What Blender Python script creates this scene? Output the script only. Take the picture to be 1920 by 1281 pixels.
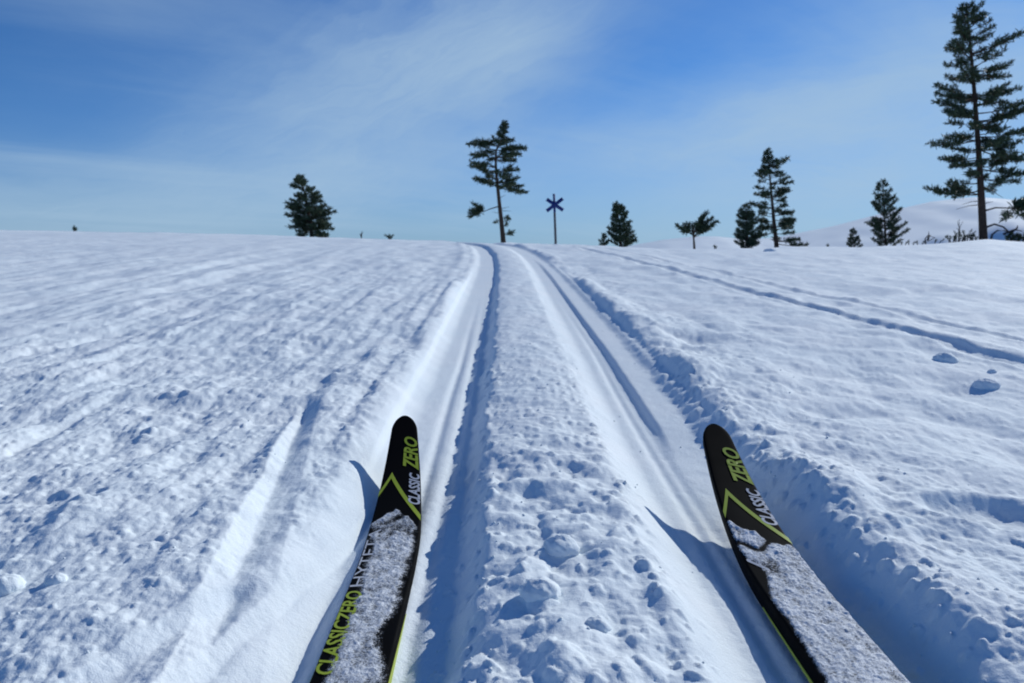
import bpy, math, random
import numpy as np

scene = bpy.context.scene
for o in list(bpy.data.objects):
    bpy.data.objects.remove(o)
COL = scene.collection
rad = math.radians

# ------------------------------------------------------------------ camera
CAM_H = 0.265
PITCH = rad(7.56)
cam_data = bpy.data.cameras.new('camera')
cam = bpy.data.objects.new('camera', cam_data)
COL.objects.link(cam)
cam_data.sensor_width = 36.0
cam_data.lens = 36.0 * 1397.0 / 1920.0
cam_data.clip_start = 0.02
cam_data.clip_end = 20000
cam.location = (0, 0, CAM_H)
cam.rotation_euler = (math.pi / 2 - PITCH, 0, 0)
cam_data.dof.use_dof = True
cam_data.dof.focus_distance = 0.62
cam_data.dof.aperture_fstop = 20.0
scene.camera = cam

# ------------------------------------------------------------------ sky and sun
SUN_AZ = rad(45)        # measured from the view direction (+Y) towards +X
SUN_EL = rad(28)
world = bpy.data.worlds.new('World')
scene.world = world
world.use_nodes = True
nt = world.node_tree
for n in list(nt.nodes):
    nt.nodes.remove(n)


class NB:
    """small helper that chains math nodes"""
    def __init__(self, tree):
        self.t = tree

    def new(self, kind, **kw):
        n = self.t.nodes.new(kind)
        for k, v in kw.items():
            setattr(n, k, v)
        return n

    def put(self, sock, v):
        if hasattr(v, 'is_output'):
            self.t.links.new(v, sock)
        else:
            sock.default_value = v

    def m(self, op, a, b=None, c=None, clamp=False):
        n = self.new('ShaderNodeMath', operation=op, use_clamp=clamp)
        self.put(n.inputs[0], a)
        if b is not None:
            self.put(n.inputs[1], b)
        if c is not None:
            self.put(n.inputs[2], c)
        return n.outputs[0]

    def xyz(self, x, y, z):
        n = self.new('ShaderNodeCombineXYZ')
        for i, v in enumerate((x, y, z)):
            self.put(n.inputs[i], v)
        return n.outputs[0]

    def noise(self, vec, scale, detail=6.0, rough=0.55, dist=0.0):
        n = self.new('ShaderNodeTexNoise')
        if vec is not None:
            self.t.links.new(vec, n.inputs['Vector'])
        n.inputs['Scale'].default_value = scale
        n.inputs['Detail'].default_value = detail
        n.inputs['Roughness'].default_value = rough
        n.inputs['Distortion'].default_value = dist
        return n.outputs[0]

    def ramp(self, v, lo, hi):
        n = self.new('ShaderNodeMapRange', interpolation_type='SMOOTHSTEP')
        self.put(n.inputs[0], v)
        n.inputs[1].default_value = lo
        n.inputs[2].default_value = hi
        return n.outputs[0]

    def mix(self, f, a, b, blend='MIX'):
        n = self.new('ShaderNodeMix', data_type='RGBA', blend_type=blend)
        self.put(n.inputs[0], f)
        self.put(n.inputs[6], a)
        self.put(n.inputs[7], b)
        return n.outputs[2]


def sky_dir(px, py):
    """azimuth and elevation of a place in the sky (photo pixels of the 1920 px original)"""
    u = (px - 960) / 1397.0
    v = (py - 640.5) / 1397.0
    d = np.array([u, math.cos(PITCH) - v * math.sin(PITCH), -math.sin(PITCH) - v * math.cos(PITCH)])
    d /= np.linalg.norm(d)
    return math.atan2(d[0], d[1]), math.asin(d[2])


b = NB(nt)
sky = b.new('ShaderNodeTexSky', sky_type='NISHITA', sun_disc=False)
sky.sun_elevation = SUN_EL
sky.sun_rotation = SUN_AZ
sky.altitude = 400
sky.air_density = 1.0
sky.dust_density = 0.25
sky.ozone_density = 2.5
tc = b.new('ShaderNodeTexCoord')
sep = b.new('ShaderNodeSeparateXYZ')
nt.links.new(tc.outputs['Generated'], sep.inputs[0])
dx, dy, dz = sep.outputs
az = b.m('ARCTAN2', dx, dy)
el = b.m('ARCSINE', dz)
tint = b.mix(1.0, sky.outputs[0], b.mix(b.ramp(el, -0.02, 0.22), (0.118, 0.330, 0.76, 1), (0.125, 0.375, 0.72, 1)), 'MULTIPLY')
# cirrus sheet: thin streaky noise on a cloud plane
inv = b.m('DIVIDE', 1.0, b.m('ADD', b.m('MAXIMUM', dz, 0.0), 0.12))
cx = b.m('MULTIPLY', dx, inv)
cy = b.m('MULTIPLY', dy, inv)
rot = rad(38)
ca = b.m('ADD', b.m('MULTIPLY', cx, math.cos(rot)), b.m('MULTIPLY', cy, math.sin(rot)))
cb = b.m('SUBTRACT', b.m('MULTIPLY', cy, math.cos(rot)), b.m('MULTIPLY', cx, math.sin(rot)))
streak = b.noise(b.xyz(b.m('MULTIPLY', ca, 0.38), b.m('MULTIPLY', cb, 1.35), 3.7), 1.0, 7.0, 0.52, 0.5)
broad = b.noise(b.xyz(b.m('MULTIPLY', ca, 0.22), b.m('MULTIPLY', cb, 0.4), 9.1), 1.0, 3.0, 0.5, 0.2)
mask = b.m('MULTIPLY', b.ramp(streak, 0.38, 0.80), b.m('MULTIPLY', b.ramp(broad, 0.40, 0.76), 0.62))


def band(p0, p1, half, strength, sharp=1.0):
    """one cirrus band lying between two places in the sky"""
    a0, e0 = sky_dir(*p0)
    a1, e1 = sky_dir(*p1)
    L = math.hypot(a1 - a0, e1 - e0)
    ux, uy = (a1 - a0) / L, (e1 - e0) / L
    ra = b.m('SUBTRACT', az, (a0 + a1) / 2)
    re = b.m('SUBTRACT', el, (e0 + e1) / 2)
    al = b.m('ADD', b.m('MULTIPLY', ra, ux), b.m('MULTIPLY', re, uy))
    ac = b.m('SUBTRACT', b.m('MULTIPLY', re, ux), b.m('MULTIPLY', ra, uy))
    # wobble the band's axis so that its rim is not a clean ellipse
    wob = b.m('MULTIPLY', b.m('SUBTRACT', b.noise(b.xyz(b.m('MULTIPLY', al, 2.2), b.m('MULTIPLY', ac, 5.0), p0[0] * 0.01), 1.6, 5.0, 0.55), 0.5), half / 1397.0 * 2.6)
    ac = b.m('ADD', ac, wob)
    q = b.m('ADD', b.m('POWER', b.m('DIVIDE', al, L * 0.5), 2.0), b.m('POWER', b.m('DIVIDE', ac, half / 1397.0), 2.0))
    g = b.m('EXPONENT', b.m('MULTIPLY', q, -0.9 * sharp))
    tex = b.noise(b.xyz(b.m('MULTIPLY', al, 3.5), b.m('MULTIPLY', ac, 16.0), p1[1] * 0.013), 1.5, 6.0, 0.55, 0.6)
    fib = b.noise(b.xyz(b.m('MULTIPLY', al, 5.0), b.m('MULTIPLY', ac, 52.0), p1[0] * 0.017), 1.7, 6.0, 0.62, 0.9)
    tex = b.m('ADD', -0.02, b.m('ADD', b.m('MULTIPLY', tex, 1.15), b.m('MULTIPLY', fib, 0.85)))
    return b.m('MULTIPLY', b.m('MULTIPLY', g, tex), strength * 1.4)


bands = [
    band((420, 300), (1060, 20), 112, 0.54),
    band((800, 160), (1060, 60), 70, 0.48),
    band((150, 60), (900, 190), 90, 0.10),
    band((1130, 262), (1800, 190), 46, 0.42),
    band((1230, 340), (2250, 200), 120, 0.56),
    band((1560, 130), (2200, 30), 70, 0.36),
    band((-500, 390), (1000, 350), 62, 0.40),
    band((1180, 420), (2000, 345), 50, 0.30),
]
for g in bands:
    mask = b.m('ADD', mask, g)
mask = b.m('ADD', mask, b.m('MULTIPLY', b.m('EXPONENT', b.m('MULTIPLY', b.m('MAXIMUM', el, 0.0), -14.0)), 0.62))
mask = b.m('SUBTRACT', 1.0, b.m('EXPONENT', b.m('MULTIPLY', mask, -1.25)))
cloudy = b.mix(mask, tint, (3.1, 4.4, 5.75, 1))
bg = b.new('ShaderNodeBackground')
nt.links.new(cloudy, bg.inputs[0])
bg.inputs[1].default_value = 0.10
out = b.new('ShaderNodeOutputWorld')
nt.links.new(bg.outputs[0], out.inputs[0])

sun_data = bpy.data.lights.new('sun', 'SUN')
sun_data.energy = 2.5
sun_data.angle = rad(0.53)
sun_data.color = (0.985, 1.0, 0.95)
sun = bpy.data.objects.new('sun', sun_data)
COL.objects.link(sun)
sun.location = (40, 30, 40)
# light travels along -Z of the lamp; it comes from azimuth SUN_AZ, elevation SUN_EL
from mathutils import Vector, Matrix
S = Vector((math.sin(SUN_AZ) * math.cos(SUN_EL), math.cos(SUN_AZ) * math.cos(SUN_EL), math.sin(SUN_EL)))
sun.rotation_euler = S.to_track_quat('Z', 'Y').to_euler()

scene.view_settings.view_transform = 'Standard'
scene.view_settings.look = 'None'
scene.view_settings.exposure = 0.30
scene.view_settings.gamma = 1.0
scene.view_settings.use_curve_mapping = False
scene.render.engine = 'CYCLES'
scene.cycles.use_denoising = True
scene.cycles.filter_width = 1.9
scene.cycles.max_bounces = 8


# ------------------------------------------------------------------ helpers
def at(px, py, Y):
    """the world point at distance Y seen at a place of the photograph"""
    u = (px - 960) / 1397.0
    v = (py - 640.5) / 1397.0
    cp, sp = math.cos(PITCH), math.sin(PITCH)
    t = Y / (cp - v * sp)
    return np.array([u * t, Y, CAM_H - (sp + v * cp) * t])


def material(name, color, rough=0.6, spec=0.3):
    m = bpy.data.materials.new(name)
    m.use_nodes = True
    p = m.node_tree.nodes['Principled BSDF']
    p.inputs['Base Color'].default_value = (*color, 1)
    p.inputs['Roughness'].default_value = rough
    p.inputs['Specular IOR Level'].default_value = spec
    return m, NB(m.node_tree), p


def mesh_np(name, v, f, mat, parent=None, smooth=False):
    """one mesh object from arrays; f holds triangles or quads"""
    v = np.asarray(v, np.float32)
    f = np.asarray(f, np.int32)
    me = bpy.data.meshes.new(name)
    k = f.shape[1]
    me.vertices.add(len(v))
    me.vertices.foreach_set('co', v.ravel())
    me.loops.add(f.size)
    me.loops.foreach_set('vertex_index', f.ravel())
    me.polygons.add(len(f))
    me.polygons.foreach_set('loop_start', np.arange(0, f.size, k, dtype=np.int32))
    me.polygons.foreach_set('loop_total', np.full(len(f), k, np.int32))
    if smooth:
        me.polygons.foreach_set('use_smooth', np.ones(len(f), bool))
    me.update(calc_edges=True)
    me.materials.append(mat)
    o = bpy.data.objects.new(name, me)
    COL.objects.link(o)
    if parent is not None:
        o.parent = parent
    return o


def empty(name, loc, label, cat, group=None):
    o = bpy.data.objects.new(name, None)
    o.empty_display_size = 0.1
    COL.objects.link(o)
    o.location = loc
    tag(o, label, cat, group)
    return o


def tag(o, label, cat, group=None, kind=None):
    if label:
        o['label'] = label
    if cat:
        o['category'] = cat
    if group:
        o['group'] = group
    if kind:
        o['kind'] = kind
    return o


class TriBag:
    """collects triangles and tubes for one mesh"""
    def __init__(self):
        self.v, self.f, self.n = [], [], 0

    def add(self, v, f):
        v = np.asarray(v, float)
        f = np.asarray(f, int)
        self.v.append(v)
        self.f.append(f + self.n)
        self.n += len(v)

    def tube(self, pts, radii, sides=6):
        pts = np.asarray(pts, float)
        n = len(pts)
        tan = np.gradient(pts, axis=0)
        tan /= np.linalg.norm(tan, axis=1)[:, None] + 1e-12
        ref = np.array([0.31, 0.2, 0.93]) if abs(tan[0][2]) < 0.8 else np.array([1.0, 0.1, 0])
        vs = []
        ang = np.arange(sides) * 2 * math.pi / sides
        for p, t, r in zip(pts, tan, radii):
            x = np.cross(ref, t)
            x /= np.linalg.norm(x) + 1e-12
            y = np.cross(t, x)
            vs.append(p + r * (np.cos(ang)[:, None] * x + np.sin(ang)[:, None] * y))
        vs.append(pts[:1])
        vs.append(pts[-1:])
        v = np.concatenate(vs)
        f = []
        for i in range(n - 1):
            for k in range(sides):
                a, c = i * sides + k, i * sides + (k + 1) % sides
                f += [(a, c, c + sides), (a, c + sides, a + sides)]
        for k in range(sides):
            f.append((n * sides, (k + 1) % sides, k))
            f.append((n * sides + 1, (n - 1) * sides + k, (n - 1) * sides + (k + 1) % sides))
        self.add(v, f)

    def build(self, name, mat, parent=None, smooth=False):
        return mesh_np(name, np.concatenate(self.v), np.concatenate(self.f), mat, parent, smooth)


# ---- vectorised noise
def _hash(ix, iy, seed):
    h = (ix.astype(np.uint32) * np.uint32(374761393) + iy.astype(np.uint32) * np.uint32(668265263) + np.uint32(seed) * np.uint32(2246822519))
    h = (h ^ (h >> np.uint32(13))) * np.uint32(1274126177)
    return h ^ (h >> np.uint32(16))


def _rnd(ix, iy, seed):
    return (_hash(ix, iy, seed) & np.uint32(0xFFFFFF)).astype(np.float32) / np.float32(0x1000000)


def perlin(x, y, seed):
    x0 = np.floor(x)
    y0 = np.floor(y)
    fx = (x - x0).astype(np.float32)
    fy = (y - y0).astype(np.float32)
    ix = x0.astype(np.int64)
    iy = y0.astype(np.int64)
    u = fx * fx * fx * (fx * (fx * 6 - 15) + 10)
    v = fy * fy * fy * (fy * (fy * 6 - 15) + 10)

    def g(i, j):
        a = _rnd(ix + i, iy + j, seed) * np.float32(2 * math.pi)
        return np.cos(a) * (fx - i) + np.sin(a) * (fy - j)
    n0 = g(0, 0) * (1 - u) + g(1, 0) * u
    n1 = g(0, 1) * (1 - u) + g(1, 1) * u
    return (n0 * (1 - v) + n1 * v) * np.float32(1.41)


def clods(x, y, cell, density, r0, r1, seed, flat=0.75):
    """heights of half-sunk lumps, one at most per cell"""
    gx = x / cell + 0.16 * perlin(x / cell * 2.1, y / cell * 2.1, seed + 7) + 0.08 * perlin(x / cell * 5, y / cell * 5, seed + 9)
    gy = y / cell + 0.16 * perlin(x / cell * 2.1 + 9, y / cell * 2.1, seed + 8) + 0.08 * perlin(x / cell * 5 + 5, y / cell * 5, seed + 10)
    ix, iy = np.floor(gx).astype(np.int64), np.floor(gy).astype(np.int64)
    best = np.zeros(x.shape, np.float32)
    for i in (-1, 0, 1):
        for j in (-1, 0, 1):
            cx_, cy_ = ix + i, iy + j
            ok = _rnd(cx_, cy_, seed) < density
            px = cx_ + 0.15 + 0.7 * _rnd(cx_, cy_, seed + 1)
            py = cy_ + 0.15 + 0.7 * _rnd(cx_, cy_, seed + 2)
            r = r0 + (r1 - r0) * _rnd(cx_, cy_, seed + 3) ** 2
            a = _rnd(cx_, cy_, seed + 4) * 3.14
            e = 0.75 + 0.6 * _rnd(cx_, cy_, seed + 5)
            ddx, ddy = (gx - px) * cell, (gy - py) * cell
            qx = (ddx * np.cos(a) + ddy * np.sin(a)) / e
            qy = (ddy * np.cos(a) - ddx * np.sin(a)) * e
            d2 = (qx * qx + qy * qy) / (r * r)
            hgt = np.where(ok & (d2 < 1), r * flat * (np.clip(1 - d2, 0, 1)) ** 0.8, 0)
            best = np.maximum(best, hgt)
    return best


def sstep(a, c, x):
    t = np.clip((x - a) / (c - a), 0, 1)
    return t * t * (3 - 2 * t)


# ------------------------------------------------------------------ materials
def snow_material(name, fine=1.0):
    m, n, p = material(name, (0.88, 0.915, 0.935), 0.75, 0.08)
    geo = n.new('ShaderNodeNewGeometry')
    t = n.noise(geo.outputs['Position'], 7.0, 5.0, 0.6)
    n.put(p.inputs['Base Color'], n.mix(n.ramp(t, 0.35, 0.7), (0.845, 0.905, 0.925, 1), (0.885, 0.925, 0.935, 1)))
    h1 = n.noise(geo.outputs['Position'], 330.0, 4.0, 0.6)
    h2 = n.noise(geo.outputs['Position'], 1100.0, 2.0, 0.6)
    bump = n.new('ShaderNodeBump')
    bump.inputs['Strength'].default_value = 0.38 * fine
    bump.inputs['Distance'].default_value = 0.0018
    n.put(bump.inputs['Height'], n.m('ADD', h1, n.m('MULTIPLY', h2, 0.5)))
    n.put(p.inputs['Normal'], bump.outputs[0])
    return m


SNOW = snow_material('snow')
SNOW_CLOD = snow_material('snow_clod', 1.0)


def needle_material():
    m, n, p = material('pine_needles', (0.045, 0.065, 0.035), 0.6, 0.2)
    geo = n.new('ShaderNodeNewGeometry')
    r = geo.outputs['Random Per Island']
    n.put(p.inputs['Base Color'], n.mix(r, (0.024, 0.048, 0.032, 1), (0.085, 0.115, 0.055, 1)))
    return m


def bark_material():
    m, n, p = material('pine_bark', (0.07, 0.05, 0.04), 0.85, 0.1)
    geo = n.new('ShaderNodeNewGeometry')
    t = n.noise(geo.outputs['Position'], 9.0, 5.0, 0.65)
    n.put(p.inputs['Base Color'], n.mix(t, (0.030, 0.024, 0.022, 1), (0.13, 0.085, 0.060, 1)))
    bump = n.new('ShaderNodeBump')
    bump.inputs['Distance'].default_value = 0.02
    n.put(bump.inputs['Height'], n.noise(geo.outputs['Position'], 25.0, 4.0, 0.6))
    n.put(p.inputs['Normal'], bump.outputs[0])
    return m


NEEDLE = needle_material()
BARK = bark_material()
TWIG = material('bare_twig', (0.055, 0.045, 0.045), 0.9, 0.1)[0]


# ------------------------------------------------------------------ the snow field
SLOPE = 0.0387
# the skyline of the rise, as heights of its edge over the view line (photo column, photo row)
SKY_X = np.array([-900, 0, 300, 500, 700, 840, 905, 960, 1040, 1120, 1200, 1300, 1400, 1500, 1600, 1700, 1770, 1843, 1920, 2100, 2800])
SKY_Y = np.array([428, 434.5, 438.5, 442.5, 449, 454, 456.5, 457.5, 459.5, 462, 465, 467.5, 466.5, 464, 464.5, 462, 455.5, 449, 454.5, 464, 480])
SKY_S = (455.0 - SKY_Y) / 1397.0
SKY_T = (SKY_X - 960.0) / 1397.0


def plane_z(y):
    return 0.040 + SLOPE * (y - 0.5)


def base_z(x, y):
    """smooth snow surface without tracks: a slope that rounds off into a low crest and falls away behind it"""
    R = np.hypot(x, y)
    yy = np.maximum(y, 0.05)
    th = np.where(y > 0.05, x / yy, np.sign(x) * 9)
    sl = np.interp(th, SKY_T, SKY_S)
    front = sstep(-0.2, 2.5, y)
    sl = sl * front
    Rc = np.minimum(R, 30)
    sat = CAM_H + sl * np.maximum(Rc, 5.0) - 0.0022 * np.clip(R - 8, 0, 24)
    far = np.clip(R - 30, 0, None)
    sat = sat - 0.05 * (np.sqrt(far * far + 144) - 12)
    sat = np.maximum(sat, -100 + 0.0 * R)
    pl = plane_z(np.clip(y, -25, 60)) - 0.05 * np.clip(-y - 25, 0, 2000)
    pl = np.maximum(pl, -100)
    k = 45.0
    d = np.clip((pl - sat) * k, -40, 40)
    return np.where(d > 39, sat, np.where(d < -39, pl, sat - np.log(1 + np.exp(-d)) / k - 0 * d)) if False else -np.logaddexp(-k * pl, -k * sat) / k


def on_ground(px, py):
    """where the view line through a place of the photograph meets the smooth snow slope"""
    u = (px - 960) / 1397.0
    v = (py - 640.5) / 1397.0
    cp, sp = math.cos(PITCH), math.sin(PITCH)
    dy, dz = cp - v * sp, -(sp + v * cp)
    t = (CAM_H - 0.040 + SLOPE * 0.5) / (SLOPE * dy - dz)
    return np.array([u * t, dy * t])


SH_Y = np.array([-5, 0.2, 0.75, 1.3, 2.1, 3.0, 3.8, 4.6, 5.4, 6.2, 7.2, 9, 14])
SH_X = np.array([0.01, 0.006, 0.0, -0.004, -0.014, -0.024, -0.040, -0.072, -0.125, -0.20, -0.33, -0.75, -2.6])


def track_shift(y):
    return np.interp(y, SH_Y, SH_X)


def vgroove(d, half, depth):
    """a scratch with a short steep left wall, a long soft right one and small raised lips"""
    a = np.where(d < 0, -d / (half * 0.95), d / (half * 1.8))
    a = np.sqrt(a * a + 0.02)
    return np.where(a < 1, -depth * (1 - a), 0.10 * depth * np.exp(-((a - 1.2) / 0.4) ** 2) * (d < 0))


def line_dist(x, y, p, q):
    ex, ey = q[0] - p[0], q[1] - p[1]
    L = math.hypot(ex, ey)
    ex, ey = ex / L, ey / L
    s = (x - p[0]) * ex + (y - p[1]) * ey
    d = (x - p[0]) * ey - (y - p[1]) * ex      # positive to the right of the direction
    return d, s, L


def snow_height(x, y, sp):
    """full height of the snow; sp = local mesh spacing, which fades out features too fine for the mesh"""
    z = base_z(x, y)
    shape = x.shape
    R = np.hypot(x, y)
    live = np.clip((60 - R) / 20, 0, 1)

    def fade(size):
        return np.clip(size / (2.2 * sp) - 0.6, 0, 1)

    xs = x - track_shift(y)
    # slow wobble of the groove rims
    wob = 0.006 * perlin(y / 0.16, 0 * y + 0.3, 5) * fade(0.10) + 0.004 * perlin(y / 0.05, xs * 3, 6) * fade(0.03)
    wob2 = 0.007 * perlin(y / 0.19, 0 * y + 7.3, 7) * fade(0.10) + 0.005 * perlin(y / 0.045, xs * 3 + 5, 8) * fade(0.03)
    crumbly = 0.006 * perlin(y / 0.022, xs / 0.05, 9) * fade(0.02)
    ontrack = np.clip((12 - y) / 2, 0, 1) * np.clip(y + 3, 0, 1)
    # left groove: broad lit bank on the left, steep wall on the right
    gl = sstep(-0.174 + 1.3 * wob, -0.118 + 0.4 * wob, xs) * (1 - sstep(-0.050 + wob2 * 0.7, -0.024 + wob2 + crumbly, xs))
    # right groove: soft wall on the left, high steep bank on the right
    gr = sstep(0.092 + wob2 * 0.7, 0.140 + wob * 0.3, xs) * (1 - sstep(0.218 + 0.9 * wob + 0.5 * crumbly, 0.262 + 0.9 * wob + 0.7 * crumbly, xs))
    groove = np.maximum(gl, gr) * ontrack
    dk = 1 - 0.25 * sstep(1.2, 3.5, y)
    z = z - (dk * 0.024 * gl + (0.024 - 0.009 * sstep(0.75, 1.5, y)) * gr) * ontrack
    # raised bank to the right of the tracks and a faint one on the left
    z = z + 0.005 * np.exp(-((xs - 0.280) / 0.03) ** 2) * ontrack + 0.005 * np.exp(-((xs + 0.225) / 0.03) ** 2) * ontrack
    # the ridge between the grooves is slightly domed
    ridge = sstep(-0.04, -0.015, xs) * (1 - sstep(0.09, 0.115, xs)) * ontrack
    z = z + 0.006 * ridge * (1 - ((xs - 0.035) / 0.07) ** 2).clip(0, 1)
    # shelf in the right groove, ahead of the skis; pole and ski edge lines in the left one
    shelf = sstep(0.176, 0.186, xs + 0.1 * wob) * (1 - sstep(0.235, 0.25, xs)) * sstep(0.78, 0.95, y) * (1 - sstep(3.2, 4.5, y))
    z = z + 0.007 * shelf * ontrack
    shelf2 = (1 - sstep(-0.150, -0.143, xs + 0.1 * wob)) * sstep(-0.20, -0.18, xs) * sstep(0.7, 0.85, y) * (1 - sstep(2.5, 3.5, y))
    z = z + 0.006 * shelf2 * ontrack
    for c, dpt in ((-0.088, 0.0035), (-0.066, 0.003), (0.158, 0.003), (0.172, 0.002)):
        dd = xs - c - 0.004 * perlin(y / 0.6, 0 * y + c * 90, 31)
        z = z - dpt * np.exp(-(dd / 0.006) ** 2) * ontrack * fade(0.012)

    # ski edge scratches left of the near ski
    g_ = on_ground
    lines = [(g_(345, 1330), g_(572, 770), 0.0135, 0.0088, 0.0, 0.90),
             (g_(120, 1350), g_(455, 1110), 0.0125, 0.0085, 0.0, 0.92)]
    smoothed = np.zeros(shape, np.float32)
    for p, q, half, dep, s0, s1 in lines:
        d, s, L = line_dist(x, y, p, q)
        w = sstep(-0.25, -0.1, s) * (1 - sstep(L * s1, L * 1.12, s))
        hw = half * (0.75 + 0.5 * (1 - s / L).clip(0, 1))
        z = z + vgroove(d, hw, dep) * w * fade(0.012)
        smoothed = np.maximum(smoothed, w * np.exp(-((d - 0.5 * hw) / (hw * 1.5)) ** 4))
    # smooth sheet pressed by the ski between its left edge and the scratches
    d, s, L = line_dist(x, y, g_(300, 1310), g_(720, 900))
    d = d + 0.003 * perlin(s / 0.05, 0 * s + 3.3, 33) * fade(0.03)
    pressed = sstep(-0.004, 0.008, d) * (1 - sstep(L * 0.80, L * 1.0, s)) * (1 - sstep(-0.135, -0.12, xs))
    z = z - 0.007 * pressed + 0.0030 * pressed * perlin(d / 0.018, s / 0.5, 34) * fade(0.02)
    smoothed = np.maximum(smoothed, pressed)
    # long faint old ski lines crossing the left field
    for p, q, half, dep in (((-40, 900), (300, 690), 0.012, 0.0060), ((-40, 624), (420, 503), 0.030, 0.0060), ((-40, 758), (350, 634), 0.022, 0.0055), ((-40, 680), (440, 570), 0.026, 0.0060), ((40, 815), (430, 585), 0.034, 0.0065),
                            ((-40, 566), (540, 488), 0.034, 0.0065), ((120, 745), (400, 592), 0.018, 0.0050), ((-40, 530), (500, 482), 0.034, 0.0060), ((-40, 860), (260, 752), 0.016, 0.0045)):
        d, s, L = line_dist(x, y, g_(*p), g_(*q))
        d = d + 0.02 * perlin(s / 1.1, 0 * s + p[1], 35)
        w = sstep(-0.1, 0.15, s) * (1 - sstep(L * 0.8, L * 1.1, s)) * (0.6 + 0.7 * perlin(s / 0.5, 0 * s + p[1], 36)).clip(0, 1.2)
        z = z + vgroove(d, half, dep) * w * fade(0.02)
    # second ski track on the right, aiming at the crest
    for (p, q, half, dep) in ((on_ground(1990, 706), on_ground(1100, 466.5), 0.019, 0.0082), (on_ground(1990, 660), on_ground(1200, 479), 0.017, 0.0052)):
        d, s, L = line_dist(x, y, p, q)
        d = d + 0.009 * perlin(s / 0.6, 0 * s + dep * 100, 41)
        fl = np.clip((half * 1.5 - np.abs(d)) / (half * 0.7), 0, 1)
        var = 0.9 + 0.25 * perlin(s / 0.4, 0 * s + 2.2, 43)
        z = z - dep * fl * (3 - 2 * fl) * fl * var * live + 0.0035 * np.exp(-((np.abs(d) - half * 1.7) / 0.02) ** 2) * (0.5 + 0.9 * perlin(s / 0.06, d / 0.03, 44) * fade(0.04)) * live

    # --- regions of texture
    off = (1 - groove)
    left = sstep(0.140, 0.185, -xs)
    right = sstep(0.235, 0.275, xs)
    leftrough = left * (1 - 0.75 * sstep(0.55, 1.3, -x + 0.25 * perlin(x / 0.5, y / 0.7, 50))) * (1 - 0.75 * smoothed)
    bank = right * (1 - sstep(0.33, 0.46, xs))
    rightrough = right * (0.45 + 0.55 * sstep(-0.25, 0.35, perlin(x / 0.35, y / 0.6, 51)))
    rough = np.clip(0.68 * leftrough + 0.42 * rightrough + 0.55 * bank + 0.58 * ridge, 0, 1) * live
    calm = np.clip(left + right - rough, 0, 1)
    # large undulation
    z = z + live * (0.010 * perlin(x / 0.40, y / 0.9, 11) + 0.02 * perlin(x / 2.3, y / 2.9, 12) * sstep(0.5, 3, y)) * (left + right)
    # wind and ski streaks, long along the direction of travel, left field mostly
    ang = rad(-2)
    ul = x * math.cos(ang) - y * math.sin(ang)
    vl = x * math.sin(ang) + y * math.cos(ang)
    st = perlin(ul / 0.075, vl / 1.1, 13) * 0.6 + perlin(ul / 0.19, vl / 2.2, 14)
    z = z + 0.0095 * st * left * (0.45 + 0.55 * sstep(0.35, 1.0, -xs)) * fade(0.06) * live
    sr = 1 - 2.2 * np.abs(perlin(ul / 0.16 + 0.4 * perlin(ul / 0.5, vl / 1.5, 17), vl / 1.6, 16))
    z = z + 0.0065 * np.clip(sr, 0, 1) ** 2 * sstep(0.6, 1.3, -xs) * sstep(-0.2, 0.3, perlin(ul / 0.4, vl / 0.9, 18)) * fade(0.05) * live
    st2 = perlin(ul / 0.028, vl / 0.30, 15)
    z = z + 0.0030 * st2 * left * (1 - smoothed) * fade(0.025) * live
    z = z + 0.0035 * st * right * fade(0.06) * live
    # dimples and lumps of several sizes
    for size, amp, seed in ((0.30, 0.009, 20), (0.14, 0.0066, 21), (0.075, 0.0060, 22), (0.040, 0.0042, 23), (0.021, 0.0022, 24), (0.011, 0.0015, 25), (0.0058, 0.0010, 26), (0.0031, 0.0007, 27)):
        f = fade(size)
        if not np.any(f > 0):
            continue
        p = perlin(x / size, y / (size * 1.3), seed) + 0.5 * perlin(x / size * 1.9 + 7.7, y / size * 1.5, seed + 300)
        sharp = 0.35 - np.abs(p)                       # creased, like crumbled crust
        mixv = 0.70 * p + 0.40 * sharp if size < 0.1 else p
        amt = rough + (0.55 if size > 0.09 else 0.34) * calm + (0.06 if size > 0.03 else 0.20) * groove
        if size > 0.09:
            amt = amt * (left + right + 0.3 * ridge)
        z = z + amp * mixv * amt * f * live
    # loose lumps
    near = fade(0.02)
    patch = sstep(-0.15, 0.35, perlin(x / 0.16, y / 0.20, 60))
    z = z + clods(x, y, 0.060, 0.42, 0.008, 0.024, 70, 0.45) * (leftrough * patch * 0.30 + bank * 0.18) * fade(0.03) * live
    z = z + clods(x + 3.3, y, 0.026, 0.55, 0.003, 0.0115, 80, 0.6) * np.clip(leftrough * (0.05 + 0.45 * patch) + bank * 0.42 + ridge * 0.20 + rightrough * 0.12, 0, 1) * near
    rim = np.exp(-((xs + 0.035) / 0.018) ** 2) + np.exp(-((xs - 0.255) / 0.03) ** 2) + 0.5 * np.exp(-((xs - 0.1) / 0.02) ** 2)
    z = z + clods(x, y + 5.1, 0.0125, 0.7, 0.002, 0.0058, 90, 0.8) * np.clip(rim * 0.8 + ridge * 0.5 + leftrough * 0.45 + 0.30 * right, 0, 1) * fade(0.010)
    # heavier crumbled snow on the ridge close to the camera
    nearridge = ridge * (1 - sstep(0.62, 0.85, y))
    pr = perlin(x / 0.055, y / 0.06, 61)
    z = z + nearridge * (clods(x + 1.7, y + 0.4, 0.050, 0.6, 0.009, 0.024, 100, 0.6) * 0.42 + 0.008 * pr + 0.004 * perlin(x / 0.024, y / 0.026, 63))
    # scraped cross ripples on the ridge further up
    scr = ridge * sstep(0.62, 0.75, y) * (1 - sstep(1.1, 1.4, y))
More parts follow.
